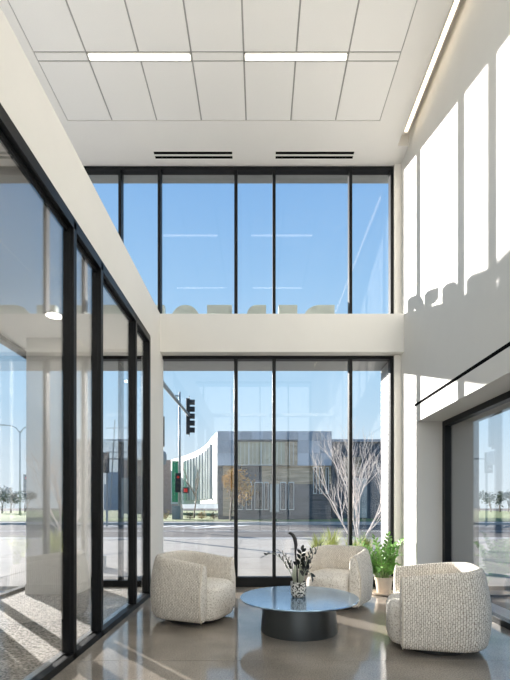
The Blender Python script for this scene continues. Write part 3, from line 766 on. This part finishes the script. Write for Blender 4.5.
bare_tree('bare_tree', 'thin leafless tree in front of the white curved wing', (-6.95, 46, 0), 7.4, .1, 'bark', 5, 4, .55, .25)
bare_tree('autumn_tree', 'small tree with sparse orange leaves by the grey brick wall', (-2.55, 37.5, 0), 5.6, .1, 'bark', 9, 4, .5, .2, leaves=('autumn', 1300, .2, .26))
bare_tree('birch_tree', 'pale leafless multi-stem tree leaning left outside the window', (3.05, 13.4, -.05), 4.4, .034, 'birch', 21, 4, .45, .22, lean=(-.30, 0), stems=3)
bare_tree('birch_tree', 'pale leafless multi-stem tree nearest the white brick wing wall', (3.55, 15.2, -.05), 4.6, .036, 'birch', 4, 4, .45, .25, lean=(.10, 0), stems=3)
# far trees
def far_tree(x, y0, d, h, wd, seed, label):
    rnd = random.Random(seed)
    bare_tree('far_tree', label, ((x-260)*d/F, d, -.1), h, .18, 'bark', seed, 3, .7, .2, leaves=('far_tree', 260, h*.10, h*.055), group='hazy trees on the horizon', frac=.34)
for i, (x, d, h, l) in enumerate(((2, 75, 5.4, 'hazy bushy tree at the left edge beyond the road'), (11, 80, 4.8, 'hazy tree between the left edge and the street lamp'), (25, 85, 4.4, 'hazy tree just right of the double street lamp'),
        (480, 100, 5.0, 'hazy tree seen through the side window, leftmost there'), (491, 88, 5.4, 'tallest hazy tree seen through the side window'), (500, 92, 4.4, 'hazy tree behind the reflected mullion in the side window'), (508, 85, 5.2, 'hazy tree at the right edge of the side window'))):
    far_tree(x, 505, d, h, 3, 40+i, l)
# brown shrubs under the white wing
for i, x in enumerate((166, 190, 202, 214)):
    rnd = random.Random(60+i); d = 40.2+(i % 3)*.5
    t = thing('shrub', 'low rusty brown shrub below the white wing, %s from the left' % ('first second third fourth'.split()[i]), 'shrub', ((x-260)*d/F, d, 0), 0, 'brown shrubs across the road')
    lb = MB(); sb = MB()
    for q in range(150):
        a = rnd.uniform(0, 6.28); e = rnd.uniform(.05, 1); rr = rnd.uniform(.3, 1)
        p = Vector((math.cos(a)*.45*rr*(1-e*.4), math.sin(a)*.4*rr*(1-e*.4), .9*e*rr+.08))
        lb.leaf(p, (math.cos(a), math.sin(a), rnd.uniform(-.2, .9)), (0, 0, 1), .16, .1)
    for q in range(6): sb.tube([(0, 0, 0), (rnd.uniform(-.3, .3), rnd.uniform(-.3, .3), .6)], .015, 4)
    sb.build('stems', 'bark', t); lf = lb.build('foliage', 'hedge' if i % 2 else 'autumn', t); lf['kind'] = 'stuff'
# ornamental grasses just outside
def tuft(x, d, h, label, n=120):
    rnd = random.Random(int(x*10)); t = thing('ornamental_grass', label, 'grass', ((x-260)*d/F, d, -.02), 0, 'ornamental grasses outside the window')
    b = MB()
    for i in range(n):
        a = rnd.uniform(0, 6.28); e = rnd.uniform(.1, .55); l = h*rnd.uniform(.6, 1.05)
        p0 = Vector((math.cos(a)*.1, math.sin(a)*.1, 0)); p1 = Vector((math.cos(a)*e*.4*h, math.sin(a)*e*.4*h, l*.65)); p2 = Vector((math.cos(a)*e*h, math.sin(a)*e*h, l))
        s = Vector((-math.sin(a), math.cos(a), 0))*.008
        b.quad(p0-s, p0+s, p1+s, p1-s).quad(p1-s, p1+s, p2+s*.2, p2-s*.2)
    lf = b.build('blades', 'grass_tuft', t); lf['kind'] = 'stuff'
tuft(318, 9.5, .72, 'yellow-green ornamental grass clump behind the middle armchair, left one')
tuft(332, 10.3, .78, 'yellow-green ornamental grass clump behind the middle armchair, right one')
tuft(352, 9.3, .66, 'yellow-green grass clump at the foot of the pale trees')
tuft(366, 10.2, .62, 'yellow-green grass clump behind the potted plant')
bpy.context.view_layer.update()
